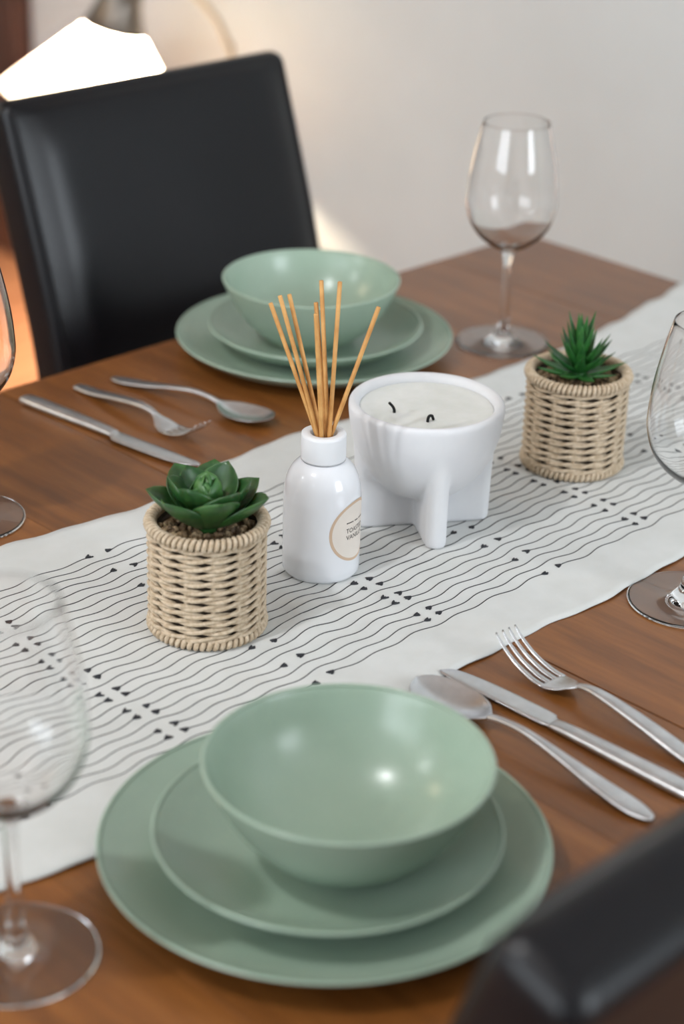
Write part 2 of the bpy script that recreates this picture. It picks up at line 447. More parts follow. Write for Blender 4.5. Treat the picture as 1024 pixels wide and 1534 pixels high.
KN = [knot_mesh(s) for s in range(6)]
for k in range(25):
    brk = [(x - 0.0115, x + 0.0115) for x in SOLO] if k % 3 == 0 else [(x - 0.0095, x + 0.0095) for x in PAIR]
    brk = [b for b in brk if b[0] > X_LO and b[1] < X_HI]
    segs, x0 = [], X_LO
    for b in brk:
        segs.append((x0, b[0])); x0 = b[1]
        for xe, ang in ((b[0], 0.0), (b[1], PI)):
            if xe < 0.35 or xe > TX1 - 0.02: continue
            q = run_pt(xe, line_y(k, xe))
            inst('knot', KN[random.randrange(6)], runner, (q[0] - 0.001 * math.cos(ang), q[1], q[2]), (0, 0, ang + random.uniform(-.25, .25)))
    segs.append((x0, X_HI))
    parts = []
    for a, b in segs:
        nn = max(2, int((b - a) / 0.0042)); rings = []
        for i in range(nn + 1):
            x = a + (b - a) * i / nn
            sl = (line_y(k, x + .001) - line_y(k, x - .001)) / .002; ln = math.hypot(1, sl); nx, ny = -sl / ln, 1 / ln
            hw = 0.00042; y = line_y(k, x)
            rings.append([run_pt(x - nx * hw, y - ny * hw, -0.0001), run_pt(x + nx * hw, y + ny * hw, -0.0001), run_pt(x + nx * hw * .6, y + ny * hw * .6, 0.00038), run_pt(x - nx * hw * .6, y - ny * hw * .6, 0.00038)])
        parts.append(loft_data(rings))
    V, Fc = merge(parts); link('stitched_line', V, Fc, M['thread'], runner)

# ------------------------------------------------------------------ plates and bowls
def closed_prof(pts, n=5): return [(max(0.0, p.x), p.y) for p in catmull([(a, b, 0) for a, b in pts], n)]
DIN = closed_prof([(0, .0062), (.05, .0062), (.088, .0066), (.104, .0085), (.120, .0135), (.131, .0190), (.1352, .0218)], 6) + closed_prof([(.1352, .0218), (.1366, .0226), (.1376, .0220), (.1372, .0205), (.130, .0150), (.118, .0085), (.100, .0040), (.088, .0020), (.086, 0), (.082, 0), (.080, .0022), (.05, .0026), (0, .0026)], 5)
SID = closed_prof([(0, .0055), (.035, .0055), (.056, .0062), (.074, .0095), (.090, .0165), (.1005, .0232), (.1036, .0254)], 6) + closed_prof([(.1036, .0254), (.1050, .0262), (.1060, .0256), (.1057, .0240), (.098, .0180), (.086, .0105), (.070, .0042), (.058, .0015), (.056, 0), (.052, 0), (.050, .0018), (.03, .0022), (0, .0022)], 5)
BOW = closed_prof([(0, .0050), (.018, .0052), (.032, .0075), (.048, .0140), (.063, .0260), (.075, .0430), (.0828, .0610), (.0850, .0655)], 6) + closed_prof([(.0850, .0655), (.0863, .0667), (.0875, .0660), (.0873, .0640), (.081, .0500), (.070, .0310), (.056, .0155), (.042, .0050), (.037, .0022), (.0355, 0), (.032, 0), (.030, .0016), (0, .0018)], 5)
def dish(name, prof, loc, label, cat, group=None):
    o = lathe(name, prof, M['plate'], None, 96); o.location = loc
    return tag(o, label, cat, group)
for cx, cyy in ((0.708, -0.291), (1.298, 0.3465)):
    near = cyy < 0
    dish('dinner_plate', DIN, (cx - (.0025 if near else -.001), cyy + (.0025 if near else -.001), 0.0002), 'large sage green dinner plate lowest of the stack ' + ('beside the leaf-shaped spoon handle' if near else 'before the empty black chair'), 'plate')
    dish('salad_plate', SID, (cx + (-.002 if near else .001), cyy + (.0005 if near else -.002), 0.0066), 'smaller sage green plate between bowl and dinner plate ' + ('and beside the spoon bowl' if near else 'before the empty black chair'), 'plate')
    dish('bowl', BOW, (cx + (.0065 if near else -.003), cyy + (-.0065 if near else .001), 0.0124), 'sage green bowl on top of the plate stack ' + ('next to the spoon bowl' if near else 'behind the reed sticks'), 'bowl')

# ------------------------------------------------------------------ wine glasses
def glass_profiles():
    foot = closed_prof([(.0, .0), (.020, .0), (.0440, .0), (.0462, .0003), (.0470, .0011), (.0462, .0019)], 3) + closed_prof([(.0462, .0019), (.036, .0024), (.024, .0034), (.0140, .0058), (.0085, .0105), (.0062, .0165)], 5)[1:]
    stem = closed_prof([(.0062, .0165), (.0048, .026), (.0040, .045), (.0038, .065), (.0042, .082), (.0058, .0930)], 5)
    outer = closed_prof([(.0058, .0930), (.0095, .0985), (.0200, .1045), (.0320, .1145), (.0405, .1275), (.0447, .1430), (.0450, .1560), (.0428, .1800), (.0382, .2050), (.0326, .2280)], 6) + [(.0326 - .00035 + .00035 * math.cos(a * PI / 8), .2280 + .00035 * math.sin(a * PI / 8)) for a in range(1, 8)]
    inner = closed_prof([(.0319, .2280), (.0375, .2050), (.0421, .1800), (.0443, .1560), (.0440, .1430), (.0397, .1282), (.0310, .1160), (.0190, .1066), (.0090, .1026), (0, .1014)], 6)
    return foot, stem, outer + inner
GF, GS, GB = glass_profiles()
def wine_glass(loc, label):
    t = thing('wine_glass', label, 'wine glass', loc)
    lathe('foot', GF, M['glass'], t, 96); lathe('stem', GS, M['glass'], t, 96); lathe('glass_bowl', GB, M['glass'], t, 96)
    return t
g0 = wine_glass((1.464, 0.240, 0.0002), 'clear stemmed wine glass beside the spiky potted plant and table corner')
for loc, lab in (((1.153, -0.227, 0.0002), 'clear stemmed wine glass beside the fork with upturned tines'),
                 ((0.518, -0.232, 0.0002), 'clear stemmed wine glass beside the stacked plates on the side without cutlery'),
                 ((0.821, 0.254, 0.0002), 'clear stemmed wine glass beyond the runner beside the knife handle')):
    g = copy_tree(g0); g.location = loc; g['label'] = lab

# ------------------------------------------------------------------ reed diffuser
bt = thing('diffuser_bottle', 'glossy white reed diffuser bottle with round tan label', 'bottle', (0.977, -0.001, RUN_T))
body = lathe('bottle_body', closed_prof([(0, .0012), (.024, .0012), (.0265, 0), (.0286, .0006), (.0303, .0034)], 3) + closed_prof([(.0303, .0034), (.0303, .030), (.0303, .058), (.0300, .068), (.0283, .0785), (.0245, .0870), (.0195, .0925), (.0160, .0945), (.0102, .0950)], 5)[1:] + [(.0102, .0900), (.0200, .0850), (.0270, .072), (.0280, .060), (.0280, .004), (0, .004)], M['gloss_white'], bt, 80)
lathe('collar', closed_prof([(.0160, .0946), (.0172, .0952), (.0174, .0965), (.0173, .1140), (.0169, .1158), (.0158, .1166)], 3) + [(.0112, .1166), (.0103, .1160), (.0100, .1100), (.0100, .0960), (.016, .0946)], M['collar'], bt, 64)
LA, LZ, LR, BR = math.radians(285), 0.0420, 0.0254, 0.0303
def wrap(u, v_, lift):                         # flat label coordinates -> bottle wall
    a = LA + u / BR
    return ((BR + lift) * math.cos(a), (BR + lift) * math.sin(a), LZ + v_)
def disc_on_bottle(name, r0, r1, lift, mat, parent):
    V, Fc = [], []; NR, NS = 6, 64
    for i in range(NR + 1):
        r = r0 + (r1 - r0) * i / NR
        V += [wrap(r * math.cos(2 * PI * k / NS), r * math.sin(2 * PI * k / NS), lift) for k in range(NS)]
    for i in range(NR):
        for k in range(NS):
            j = (k + 1) % NS; Fc.append((i * NS + k, (i + 1) * NS + k, (i + 1) * NS + j, i * NS + j))
    return link(name, V, Fc, mat, parent)
lab = disc_on_bottle('label', 0.0002, LR - 0.0022, 0.00012, M['label_face'], bt); lab['label'] = 'round cream paper label with dark lettering'
disc_on_bottle('label_border', LR - 0.0023, LR, 0.00014, M['label_ring'], lab)
def wrapped_text(txt, size, u0, v0, width):
    cu = bpy.data.curves.new('lettering', 'FONT'); cu.body = txt; cu.size = size; cu.align_x = 'LEFT'; cu.resolution_u = 3
    to = bpy.data.objects.new('lettering_source', cu); COL.objects.link(to)
    bpy.context.view_layer.update()
    me = bpy.data.meshes.new_from_object(to.evaluated_get(bpy.context.evaluated_depsgraph_get()))
    bpy.data.objects.remove(to)
    mxx = max(v.co.x for v in me.vertices); mnx = min(v.co.x for v in me.vertices); k = width / (mxx - mnx)
    for v in me.vertices:
        v.co = wrap(u0 + (v.co.x - mnx) * k, v0 + v.co.y, 0.00022)
    me.materials.clear(); me.materials.append(M['ink'])
    o = bpy.data.objects.new('lettering', me); COL.objects.link(o); o.parent = lab
    return o
wrapped_text('TOASTED', 0.0056, -0.0108, -0.0003, 0.0216)
wrapped_text('VANILLA', 0.0056, -0.0108, -0.0060, 0.0216)
V, Fc = [], []
for i in range(15):                             # a line of print too small to read
    u = -0.0106 + i * 0.0015
    if i in (5, 9): continue
    o_ = len(V); V += [wrap(u, .0078, .00022), wrap(u + .0011, .0078, .00022), wrap(u + .0011, .0088, .00022), wrap(u, .0088, .00022)]; Fc.append((o_, o_ + 1, o_ + 2, o_ + 3))
link('small_print', V, Fc, M['ink'], lab, False)
# eight reeds: pixel of the tip, leaning away from (+) or towards (-) the camera, offset where it passes the neck
NECK = Vector((0.977, -0.001, RUN_T + 0.1166))
REEDS = [((405, 454), 0, (-.0062, -.0012)), ((419, 443), .2, (-.0050, -.0030)), ((433, 441), .6, (-.0030, .0015)), ((473, 470), -1, (-.0018, -.0055)),
         ((473, 453), 1, (.0012, .0030)), ((481, 420), 1.4, (.0030, -.0012)), ((509, 422), 1, (.0042, -.0038)), ((567, 460), 0, (.0062, -.0008))]
vr = Vector((0.7071, -0.7071, 0)); vf = Vector((0.7071, 0.7071, 0))
for (px, py), sgn, (ox, oy) in REEDS:
    base = NECK + vr * ox + vf * oy
    d = ray(px, py); t = ((base - CAM).dot(vf) + sgn * 0.012) / d.dot(vf)
    tip = CAM + d * t
    ax = (tip - base).normalized(); low = base - ax * 0.080
    V, Fc = loft_data(tube_rings([low, base, tip - ax * 0.0004, tip], [.0017, .0017, .0017, .0015], 10))
    org = low.copy()
    o = link('reed_stick', [Vector(v) - org for v in V], Fc, M['reed']); o.location = org
    tag(o, 'thin honey coloured wooden reed stick standing in the white diffuser bottle', 'reed stick', 'reeds in the diffuser bottle')

# ------------------------------------------------------------------ candle on crossed fins
cd = thing('footed_candle', 'white ceramic bowl candle on crossed fin feet with two wicks', 'candle', (1.099, 0.006, RUN_T))
vb = closed_prof([(0, .0255), (.016, .0272), (.032, .0345), (.0455, .0475), (.0550, .0640), (.0602, .0800), (.0626, .0950), (.0634, .1035)], 6) + closed_prof([(.0634, .1035), (.0630, .1066), (.0604, .1084), (.0575, .1078), (.0553, .1055), (.0540, .1010), (.0530, .0880), (0, .0880)], 4)[1:]
FIN_A = [math.radians(237) + k * PI / 2 for k in range(4)]
def fin_data(a):
    h = 0.0088; c, s_ = math.cos(a), math.sin(a); rings = []
    for z, ro in ((0, .0562), (.0006, .0568), (.045, .0578), (.070, .0590), (.084, .0602)):
        sec = [(0, -h), (ro - h * .9, -h)] + [(ro - h * .9 + h * .9 * math.sin(t * PI / 10), -h * math.cos(t * PI / 10)) for t in range(1, 10)] + [(ro - h * .9, h), (0, h)]
        rings.append([(r * c - y * s_, r * s_ + y * c, z) for r, y in sec])
    return loft_data(rings)
V, Fc = merge([lathe_data(vb, 96)] + [fin_data(a) for a in FIN_A])
raw = link('vessel_raw', V, Fc)
md = raw.modifiers.new('remesh', 'REMESH'); md.mode = 'VOXEL'; md.voxel_size = 0.0015
md = raw.modifiers.new('smooth', 'SMOOTH'); md.factor = 0.5; md.iterations = 22
bpy.context.view_layer.update()
me = bpy.data.meshes.new_from_object(raw.evaluated_get(bpy.context.evaluated_depsgraph_get()))
bpy.data.objects.remove(raw)
def bowl_r(z):                                   # outer radius of the bowl at a height
    pr_ = [(.0255, 0), (.0272, .016), (.0345, .032), (.0475, .0455), (.0640, .0550), (.0800, .0602), (.0950, .0626), (.2, .0634)]
    for (za, ra), (zb, rb_) in zip(pr_, pr_[1:]):
        if z <= zb: return ra + (rb_ - ra) * max(0, (z - za)) / (zb - za)
    return .0634
sets = {k: [] for k in range(5)}
for pg in me.polygons:
    c = pg.center; r = math.hypot(c.x, c.y)
    if c.z < .082 and r > bowl_r(c.z) + 0.0012:
        a = math.atan2(c.y, c.x); k = min(range(4), key=lambda q: abs((a - FIN_A[q] + PI) % (2 * PI) - PI)); sets[k].append(tuple(pg.vertices))
    else: sets[4].append(tuple(pg.vertices))
for k in range(5):
    idx = {}; V = []; Fc = []
    for fc in sets[k]:
        for v in fc:
            if v not in idx: idx[v] = len(V); V.append(tuple(me.vertices[v].co))
        Fc.append(tuple(idx[v] for v in fc))
    link('vessel_bowl' if k == 4 else 'fin', V, Fc, M['ceramic'], cd)
wx = lathe('wax', [(0, .1000), (.02, .0999), (.040, .1001), (.048, .1005), (.0530, .1014), (.0548, .1010), (.0548, .092), (0, .092)], M['wax'], cd, 64)
wick0 = at_z(590, 618, 0.1000 + RUN_T) - cd.location; wick1 = at_z(643, 631, 0.1000 + RUN_T) - cd.location
for wp, pts in ((wick0, [(0, 0, -.002), (0, 0, .002), (-.001, .0005, .005), (-.004, .002, .009)]), (wick1, [(-.002, 0, -.002), (-.002, 0, .002), (-.0005, 0, .0045), (.002, -.0005, .0042), (.0034, -.001, .0008)])):
    tube('wick', [Vector((wp.x, wp.y, .1000)) + Vector(q) for q in catmull(pts, 5)], 0.0012, M['wick'], wx, 8)

# ------------------------------------------------------------------ woven pots
def woven_basket(parent, R_, H_, rows, stakes, rim_turns, base_turns, seed):
    rnd = random.Random(seed)
    bk = lathe('basket', [(0, .002), (R_ - .0052, .002), (R_ - .0048, .004), (R_ - .0048, H_ - .008), (R_ - .0058, H_ - .008), (R_ - .0058, .006), (0, .006)], M['liner'], parent, 48)
    z0, z1 = 0.0095, H_ - 0.0105
    for i in range(rows):                        # each row: two strands twisted round one another, in and out of the stakes
        zc = z0 + (z1 - z0) * i / (rows - 1); parts = []
        for s in (0, 1):
            pts = []; n = stakes * 12
            wob = rnd.uniform(0, 6)
            for k in range(n):
                th = 2 * PI * k / n
                ph = stakes * th / 2 + PI * i + s * PI
                rr = R_ - .0016 + 0.0013 * math.cos(ph)
                zz = zc + 0.00135 * math.sin(ph) + 0.0005 * math.sin(3 * th + wob)
                pts.append((rr * math.cos(th), rr * math.sin(th), zz))
            parts.append(loft_data(tube_rings(pts, 0.00172, 7, True), False, True))
        V, Fc = merge(parts); link('weave_row', V, Fc, M['twine'], bk)
    for k in range(stakes):
        th = 2 * PI * (k + .5) / stakes
        tube('stake', [((R_ - .0022) * math.cos(th), (R_ - .0022) * math.sin(th), z) for z in (.004, H_ * .5, H_ - .005)], 0.0017, M['twine'], bk, 7)
    for nm, zc, rc, mr, turns, tr_ in (('rim', H_ - .0052, R_ - .0016, .0034, rim_turns, .0018), ('base_rim', .0048, R_ - .0024, .0030, base_turns, .0020)):
        parts = [loft_data(tube_rings([(rc * math.cos(2 * PI * k / 64), rc * math.sin(2 * PI * k / 64), zc) for k in range(64)], mr - .0008, 8, True), False, True)]
        pts = []; n = turns * 9
        for k in range(n):                       # cord wound round and round the rim
            th = 2 * PI * k / n; ph = turns * th
            rr = rc + mr * math.cos(ph); pts.append((rr * math.cos(th), rr * math.sin(th), zc + mr * 1.02 * math.sin(ph)))
        parts.append(loft_data(tube_rings(pts, tr_, 6, True), False, True))
        V, Fc = merge(parts); link(nm, V, Fc, M['twine'], bk)
    return bk
ICO_V = []
_t = (1 + 5 ** .5) / 2
for a, b in ((-1, _t), (1, _t), (-1, -_t), (1, -_t)):
    ICO_V.append(Vector((a, b, 0)).normalized())
for a, b in ((-1, _t), (1, _t), (-1, -_t), (1, -_t)):
    ICO_V.append(Vector((0, a, b)).normalized())
for a, b in ((_t, -1), (_t, 1), (-_t, -1), (-_t, 1)):
    ICO_V.append(Vector((a, 0, b)).normalized())
ICO_F = [(0, 11, 5), (0, 5, 1), (0, 1, 7), (0, 7, 10), (0, 10, 11), (1, 5, 9), (5, 11, 4), (11, 10, 2), (10, 7, 6), (7, 1, 8), (3, 9, 4), (3, 4, 2), (3, 2, 6), (3, 6, 8), (3, 8, 9), (4, 9, 5), (2, 4, 11), (6, 2, 10), (8, 6, 7), (9, 8, 1)]
def ico2():
    V = [v.copy() for v in ICO_V]; cache = {}; Fc = []
    def mid(a, b):
        k = (min(a, b), max(a, b))
        if k not in cache: cache[k] = len(V); V.append((V[a] + V[b]).normalized())
        return cache[k]
    for a, b, c in ICO_F:
        ab, bc, ca = mid(a, b), mid(b, c), mid(c, a); Fc += [(a, ab, ca), (b, bc, ab), (c, ca, bc), (ab, bc, ca)]
    return V, Fc
I2 = ico2()
def gravel(parent, R_, z, seed, count=170):
    rnd = random.Random(seed); parts = [lathe_data([(0, z - .006), (R_, z - .006), (R_, z - .004), (0, z - .003)], 24)]
    for i in range(count):
        r = R_ * math.sqrt(rnd.random()) * .97; th = rnd.uniform(0, 2 * PI); s = rnd.uniform(.0019, .0034)
        sc = Vector((s * rnd.uniform(.8, 1.25), s * rnd.uniform(.8, 1.25), s * rnd.uniform(.65, .95)))
        E = Euler((rnd.uniform(0, 6), rnd.uniform(0, 6), rnd.uniform(0, 6))).to_matrix()
        c = Vector((r * math.cos(th), r * math.sin(th), z - .002 + rnd.uniform(-.0015, .0015)))
        parts.append(([tuple(E @ Vector((v.x * sc.x, v.y * sc.y, v.z * sc.z)) + c) for v in I2[0]], I2[1]))
    V, Fc = merge(parts); o = link('gravel', V, Fc, M['gravel'], parent); o['kind'] = 'stuff'
    return o
def leaf_mesh(name, L, W, T, elev0, elev1, cup, wfun, mat, nseg=10, tipz=0.0):
    """a fleshy leaf growing along +x from the origin; its angle goes from elev0 to elev1 along the way"""
    rings = []; p = Vector((0, 0, 0)); N = 14
    for i in range(nseg + 1):
        s = i / nseg; e = elev0 + (elev1 - elev0) * s
        if i: p = p + Vector((math.cos(e), 0, math.sin(e))) * (L / nseg)
        nrm = Vector((-math.sin(e), 0, math.cos(e))); wd = max(0.00012, W * wfun(s)); th = max(0.00008, T * min(1, wfun(s) * 1.2))
        rings.append([p + Vector((0, wd * math.cos(2 * PI * k / N), 0)) + nrm * (th * math.sin(2 * PI * k / N) + cup * wd * math.cos(2 * PI * k / N) ** 2) for k in range(N)])
    V, Fc = loft_data(rings)
    me = bpy.data.meshes.new(name); me.from_pydata([tuple(v) for v in V], [], Fc); me.update()
    me.polygons.foreach_set('use_smooth', [True] * len(me.polygons)); me.materials.append(mat)
    return me
spoon_w = lambda s: (0.55 + 0.45 * math.sin(min(1, s / .62) * PI / 2) ** 1.3) * (1 if s < .62 else max(0, 1 - ((s - .62) / .38) ** 1.7) ** .8)
spike_w = lambda s: (0.8 + .2 * math.sin(min(1, s / .25) * PI / 2)) * (1 - s ** 1.5) + .01
# rosette
pA = thing('potted_succulent', 'broad leaved rosette succulent in a woven twine pot beside the diffuser', 'potted plant', (0.8505, -0.0115, RUN_T), 0.0, 'woven twine pots on the runner')
woven_basket(pA, 0.0430, 0.0905, 12, 13, 62, 56, 1)
gravel(pA, 0.037, 0.081, 3)
ro = lathe('rosette', [(0, .070), (.006, .072), (.008, .082), (.006, .094), (0, .098)], M['leaf_a'], pA, 16)
LO = leaf_mesh('leaf', .053, .0180, .0017, math.radians(25), math.radians(52), .42, spoon_w, M['leaf_a'])
LM = leaf_mesh('leaf', .042, .0160, .0017, math.radians(28), math.radians(70), .45, spoon_w, M['leaf_a'])
LI = leaf_mesh('leaf', .026, .0120, .0016, math.radians(42), math.radians(116), .45, spoon_w, M['leaf_c'])
LC = leaf_mesh('leaf', .018, .0088, .0013, math.radians(62), math.radians(118), .45, spoon_w, M['leaf_c'])
VIEW = math.radians(225)
for me, n, z, a0, rad in ((LO, 7, .0805, .30, .004), (LM, 6, .0875, .62, .004), (LI, 5, .0945, .1, .0035), (LC, 4, .1030, .5, .002), (LC, 3, .1080, .0, .001)):
    for k in range(n):
        a = VIEW + a0 + 2 * PI * k / n + random.uniform(-.09, .09); sc = random.uniform(.94, 1.06)
        inst('leaf', me, ro, (rad * math.cos(a), rad * math.sin(a), z + random.uniform(-.001, .001)), (0, random.uniform(-.08, .08), a), (sc, sc, sc))
# spiky plant
pB = thing('potted_succulent', 'spiky narrow leaved succulent in a woven twine pot beside the candle', 'potted plant', (1.284, -0.001, RUN_T), 0.7, 'woven twine pots on the runner')
woven_basket(pB, 0.0440, 0.0905, 12, 13, 66, 60, 2)
gravel(pB, 0.038, 0.081, 5)
rb = lathe('rosette', [(0, .070), (.006, .072), (.007, .082), (.004, .096), (0, .100)], M['leaf_b'], pB, 16)
B1 = leaf_mesh('leaf', .038, .0070, .0017, math.radians(8), math.radians(28), .35, spike_w, M['leaf_b'])
B2 = leaf_mesh('leaf', .038, .0068, .0017, math.radians(30), math.radians(46), .35, spike_w, M['leaf_b'])
B3 = leaf_mesh('leaf', .039, .0064, .0016, math.radians(50), math.radians(66), .35, spike_w, M['leaf_b'])
B4 = leaf_mesh('leaf', .036, .0058, .0015, math.radians(68), math.radians(82), .35, spike_w, M['leaf_b'])
for me, n, z, a0, rad in ((B1, 9, .0835, .0, .004), (B2, 9, .0870, .35, .0035), (B3, 8, .0900, .1, .003), (B4, 7, .0955, .3, .002), (B4, 5, .1050, .0, .0008)):
    for k in range(n):
        a = a0 + 2 * PI * k / n + random.uniform(-.12, .12); sc = random.uniform(.9, 1.08)
        inst('leaf', me, rb, (rad * math.cos(a), rad * math.sin(a), z), (0, random.uniform(-.1, .1), a), (sc, sc, sc))

# ------------------------------------------------------------------ cutlery (each lies along +x, handle end at x = 0)
def strip(name, stations, mat, parent, N=16, cup=None):
    """stations: x, z, half width, half thickness, y offset"""
    rings = []
    for (x, z, hw, ht, dy, *c) in stations:
        dp = c[0] if c else 0.0; ring = []
        for k in range(N):
            a = 2 * PI * k / N; ca, sa = math.cos(a), math.sin(a)
            yy = math.copysign(abs(ca) ** .7, ca) * hw
            ring.append((x, dy + yy, z + math.copysign(abs(sa) ** .7, sa) * ht - dp * (1 - min(1, abs(yy / hw)) ** 2)))
        rings.append(ring)
    V, Fc = loft_data(rings); return link(name, V, Fc, mat, parent)
def interp(rows, n):
    out = catmull([(r[0], r[1], r[2]) for r in rows], n); o2 = catmull([(r[3], r[4], r[5] if len(r) > 5 else 0) for r in rows], n)
    return [(a.x, a.y, max(1e-4, a.z), max(1e-4, b.x), b.y, b.z) for a, b in zip(out, o2)]
def place(t, a, b, roll=0.0):
    d = Vector(b) - Vector(a); t.location = (a[0], a[1], a[2] if len(a) > 2 else 0.0006); t.rotation_euler = (roll, 0, math.atan2(d.y, d.x))
def knife(label, a, b, group):
    t = thing('table_knife', label, 'knife', group=group)
    strip('handle', interp([(0, .0032, .0030, .0018, 0), (.002, .0034, .0072, .0030, 0), (.02, .0036, .0082, .0034, 0), (.06, .0036, .0076, .0034, 0), (.095, .0036, .0066, .0032, 0), (.112, .0034, .0060, .0026, 0), (.120, .0032, .0056, .0018, 0)], 4), M['steel_h'], t)
    strip('blade', interp([(.118, .0032, .0056, .0016, 0), (.123, .0030, .0066, .0012, -.0010), (.128, .0030, .0086, .0010, -.0022), (.150, .0030, .0090, .0009, -.0020), (.185, .0030, .0086, .0009, -.0012), (.208, .0030, .0070, .0008, .0006), (.217, .0030, .0048, .0007, .0022), (.2215, .0030, .0012, .0004, .0040)], 4), M['steel'], t)
    place(t, a, b); return t
def spoon(label, a, b, group):
    t = thing('table_spoon', label, 'spoon', group=group)
    strip('handle', interp([(0, .0022, .0012, .0008, 0), (.003, .0024, .0046, .0011, 0), (.018, .0032, .0084, .0013, 0), (.045, .0058, .0074, .0014, 0), (.080, .0108, .0046, .0016, 0), (.110, .0140, .0032, .0018, 0), (.132, .0126, .0027, .0019, 0), (.145, .0100, .0030, .0016, 0)], 5), M['steel_h'], t)
    strip('spoon_bowl', interp([(.143, .0104, .0030, .0014, 0, 0), (.148, .0096, .0070, .0010, 0, .0012), (.157, .0086, .0150, .0008, 0, .0042), (.170, .0078, .0204, .0008, 0, .0066), (.184, .0078, .0214, .0008, 0, .0068), (.198, .0084, .0190, .0008, 0, .0054), (.208, .0092, .0134, .0008, 0, .0030), (.213, .0098, .0058, .0007, 0, .0010), (.2145, .0100, .0010, .0005, 0, 0)], 4), M['steel'], t, 24)
    place(t, a, b); return t
def fork(label, a, b, group):
    t = thing('table_fork', label, 'fork', group=group)
    strip('handle', interp([(0, .0022, .0030, .0010, 0), (.003, .0024, .0066, .0016, 0), (.03, .0040, .0076, .0019, 0), (.07, .0098, .0066, .0020, 0), (.105, .0132, .0050, .0021, 0), (.122, .0124, .0036, .0021, 0), (.130, .0100, .0034, .0019, 0)], 5), M['steel_h'], t)
    strip('fork_head', interp([(.128, .0106, .0034, .0018, 0), (.134, .0082, .0060, .0014, 0), (.141, .0056, .0104, .0011, 0), (.149, .0036, .0124, .0011, 0), (.155, .0030, .0126, .0010, 0)], 4), M['steel'], t, 20)
    for k in range(4):
        yy = -.0105 + .0070 * k
        strip('tine', interp([(.153, .0030, .0023, .0010, yy), (.166, .0040, .0021, .0010, yy * .98), (.182, .0086, .0018, .0010, yy * .95), (.195, .0160, .0014, .0009, yy * .92), (.2035, .0235, .0008, .0006, yy * .9)], 4), M['steel'], t, 10)
    place(t, a, b); return t
knife('steel table knife lying between the spoon and the fork with upturned tines', (0.934, -0.398), (0.932, -0.176), None)
fork('steel fork with upturned tines reaching over the runner edge', (0.966, -0.394), (0.980, -0.19), None)
spoon('steel table spoon with its bowl tucked against the green bowl', (0.893, -0.394), (0.9, -0.17), None)
knife('steel table knife lying before the rosette succulent beyond the runner', (1.003, 0.426), (1.025, 0.207), None)
fk2 = fork('steel fork between knife and spoon on the chair side of the table', (1.060, 0.420), (1.060, 0.222), None)
sp2 = spoon('steel table spoon lying next to the plates before the black chair', (1.098, 0.415), (1.138, 0.225), None)

sp2.scale = (.88, .9, .95); fk2.scale = (.9, .9, 1.0)

# ------------------------------------------------------------------ chairs
def rounded_rect(hx, hy, r, n=5):
    pts = []
    for cx, cy_, a0 in ((hx - r, hy - r, 0), (-(hx - r), hy - r, PI / 2), (-(hx - r), -(hy - r), PI), (hx - r, -(hy - r), 1.5 * PI)):
        for i in range(n + 1):
            a = a0 + PI / 2 * i / n; pts.append((cx + r * math.cos(a), cy_ + r * math.sin(a)))
    return pts
def back_section(hx, hy, r, puff):
    # rounded slab whose front face (towards -v) is padded: it swells away from the side seams
    pts = rounded_rect(hx, hy, r); out = []
    front = [q for q in range(len(pts))]
    out = pts[:18]                                # three corners; the last of them ends on the front face
    x0, x1 = pts[17][0], pts[18][0]
    for i in range(1, 24):
        x = x0 + (x1 - x0) * i / 24; d = min(x - x0, x1 - x) / .045
        k = 1.0 if d >= 1 else math.sin(d * PI / 2) ** .9
        out.append((x, -hy - puff * k))
    return out + pts[18:]
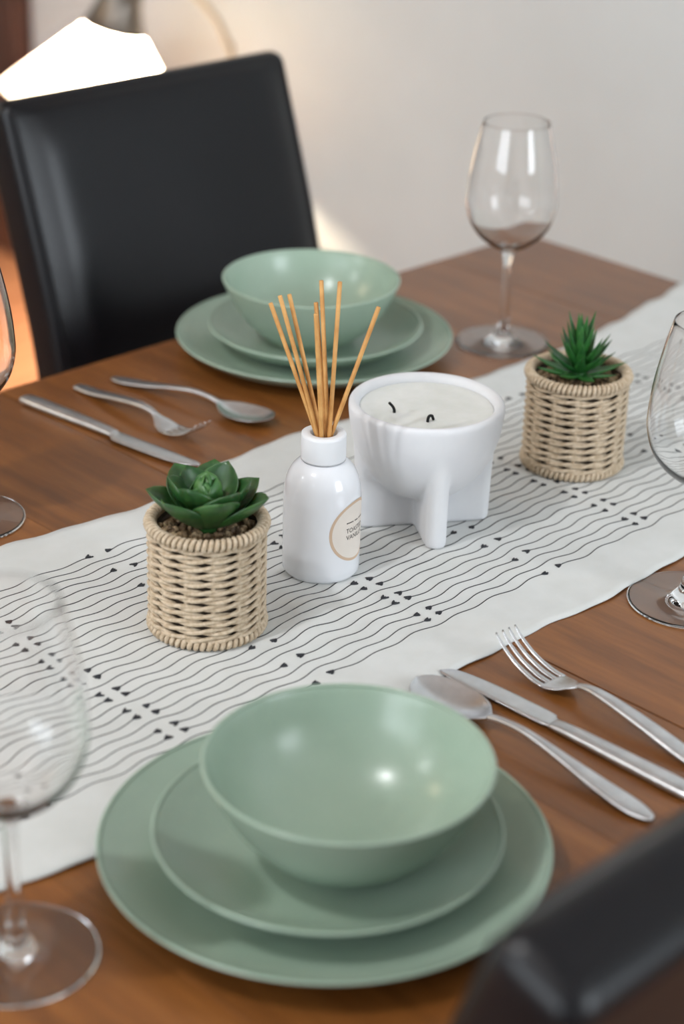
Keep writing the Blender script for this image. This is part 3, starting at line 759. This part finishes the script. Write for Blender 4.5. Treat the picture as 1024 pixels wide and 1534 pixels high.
def make_chair(label, loc, rz):
    """local: +y is behind the sitter, origin on the floor below the middle of the seat"""
    t = thing('dining_chair', label, 'chair', loc, rz)
    # back: bends away from the sitter as it rises
    path = [(.40, .150), (.55, .165), (.68, .185), (.75, .203), (.82, .225), (.90, .252), (.932, .263)]
    cur = catmull([(y, z, 0) for z, y in path], 5); rings = []
    for i, c in enumerate(cur):
        q = cur[min(i + 1, len(cur) - 1)] - cur[max(i - 1, 0)]; q.normalize(); nrm = (q.y, -q.x)   # normal in (y, z)
        top = max(0.0, (c.y - .89) / .020)
        hx, hy = .198, .028
        fade = min(1.0, max(0.0, (.945 - c.y) / .06)); fade = fade * (2 - fade)
        rings.append([(x, c.x + v_ * nrm[0], c.y + v_ * nrm[1]) for x, v_ in back_section(hx, hy, .014, .013 * fade)])
    q = cur[-1] - cur[-2]; q.normalize(); nrm = (q.y, -q.x)
    for k in range(1, 7):                        # soft rounded top
        a = PI / 2 * k / 6; dn = .016 * math.sin(a); sh = .016 * (1 - math.cos(a))
        rings.append([(x, cur[-1].x + q.x * dn + v_ * nrm[0], cur[-1].y + q.y * dn + v_ * nrm[1]) for x, v_ in back_section(.198 - sh, .028 - sh, .014 - sh * .6, 0.0)])
    V, Fc = loft_data(rings); bk = link('backrest', V, Fc, M['leather'], t)
    for sx in (-1, 1):                            # piped seam down each front edge
        pts = []
        for i, c in enumerate(cur):
            qq = cur[min(i + 1, len(cur) - 1)] - cur[max(i - 1, 0)]; qq.normalize(); nn = (qq.y, -qq.x)
            pts.append((sx * .1875, c.x - .0278 * nn[0], c.y - .0278 * nn[1]))
        tube('seam', pts, .0016, M['leather'], bk, 8)
    st = []
    for z, sh in ((.385, .010), (.39, .004), (.40, 0), (.44, 0), (.458, .003), (.468, .012), (.472, .03)):
        st.append([(x, y - .03, z) for x, y in rounded_rect(.205 - sh, .215 - sh, .03)])
    V, Fc = loft_data(st); link('seat', V, Fc, M['leather'], t)
    for sx in (-1, 1):
        for sy in (-1, 1):
            yt = .15 if sy > 0 else -.21; yb = .20 if sy > 0 else -.215
            rings = [[(sx * .175 + c * h, yy + s * h, z) for c, s in ((-1, -1), (1, -1), (1, 1), (-1, 1))] for z, h, yy in ((0, .015, yb), (.385, .021, yt))]
            V, Fc = loft_data(rings); link('leg', V, Fc, M['door'], t, False)
    return t
make_chair('black leather dining chair with curved back standing before the lamp', (1.374, 0.445, ZF), 0.0)
make_chair('black leather dining chair seen from behind pushed in at the stacked plates', (0.725, -0.326, ZF), PI)

# ------------------------------------------------------------------ lamp on a low table behind the chair
LX = 2.27
top = at_x(172, 37, LX); botc = top + Vector((-.20, .15, -1.0))
axis = (botc - top).normalized()
arm_px = [(347, 92), (341, 66), (326, 32), (300, 0), (268, -24), (228, -36), (196, -30), (184, -10)]
arm = [at_x(a, b, LX + 0.10 * (1 - i / 7.0)) for i, (a, b) in enumerate(arm_px)]
foot = Vector((LX + 0.11, arm[0].y, -0.42))
lamp = thing('table_lamp', 'table lamp with a glowing white cone shade hanging from a curved arm', 'lamp', foot)
st = thing('side_table', 'small round wooden side table under the lamp behind the chair', 'side table', (foot.x - .06, foot.y + .06, ZF))
H_ = foot.z - ZF
lathe('table_top', [(0, H_ - .02), (.19, H_ - .02), (.2, H_ - .015), (.2, H_ - .004), (.195, H_), (0, H_)], M['door'], st, 48)
for k in range(3):
    a = 2 * PI * k / 3 + .4
    tube('leg', [(.15 * math.cos(a), .15 * math.sin(a), 0), (.11 * math.cos(a), .11 * math.sin(a), H_ - .018)], [.011, .016], M['door'], st, 12)
lathe('lamp_base', [(0, 0), (.075, 0), (.078, .004), (.076, .012), (.03, .018), (.012, .03), (0, .03)], M['lamp_metal'], lamp, 48)
pts = [Vector((0, 0, .025))] + [a - foot for a in arm] + [top - axis * .075 - foot]
tube('arm', catmull(pts, 8), .0055, M['brass'], lamp, 12)
rotm = axis.to_track_quat('-Z', 'Y').to_matrix()
def oriented_lathe(name, prof, mat, segs=64):
    V, Fc = lathe_data(prof, segs)
    return link(name, [rotm @ Vector(v) + (top - foot) for v in V], Fc, mat, lamp)
oriented_lathe('shade', [(.042, .004), (.086, -.047), (.121, -.088), (.157, -.130), (.172, -.148), (.176, -.154)], M['shade'])
oriented_lathe('shade_cap', closed_prof([(0, .096), (.028, .094), (.037, .082), (.039, .048), (.047, .020), (.055, .000), (.060, -.009)], 4) + [(.057, -.008), (.046, .010), (.034, .030), (0, .036)], M['lamp_metal'])
oriented_lathe('bulb', closed_prof([(0, .034), (.013, .030), (.014, .006), (.026, -.020), (.030, -.040), (.022, -.060), (0, -.068)], 4), M['bulb'], 24)
pl = bpy.data.lights.new('lamp_light', 'POINT'); pl.energy = 100.0; pl.color = (1.0, 0.82, 0.61); pl.shadow_soft_size = 0.055
po = bpy.data.objects.new('lamp_light', pl); COL.objects.link(po); po.location = top + axis * 0.045
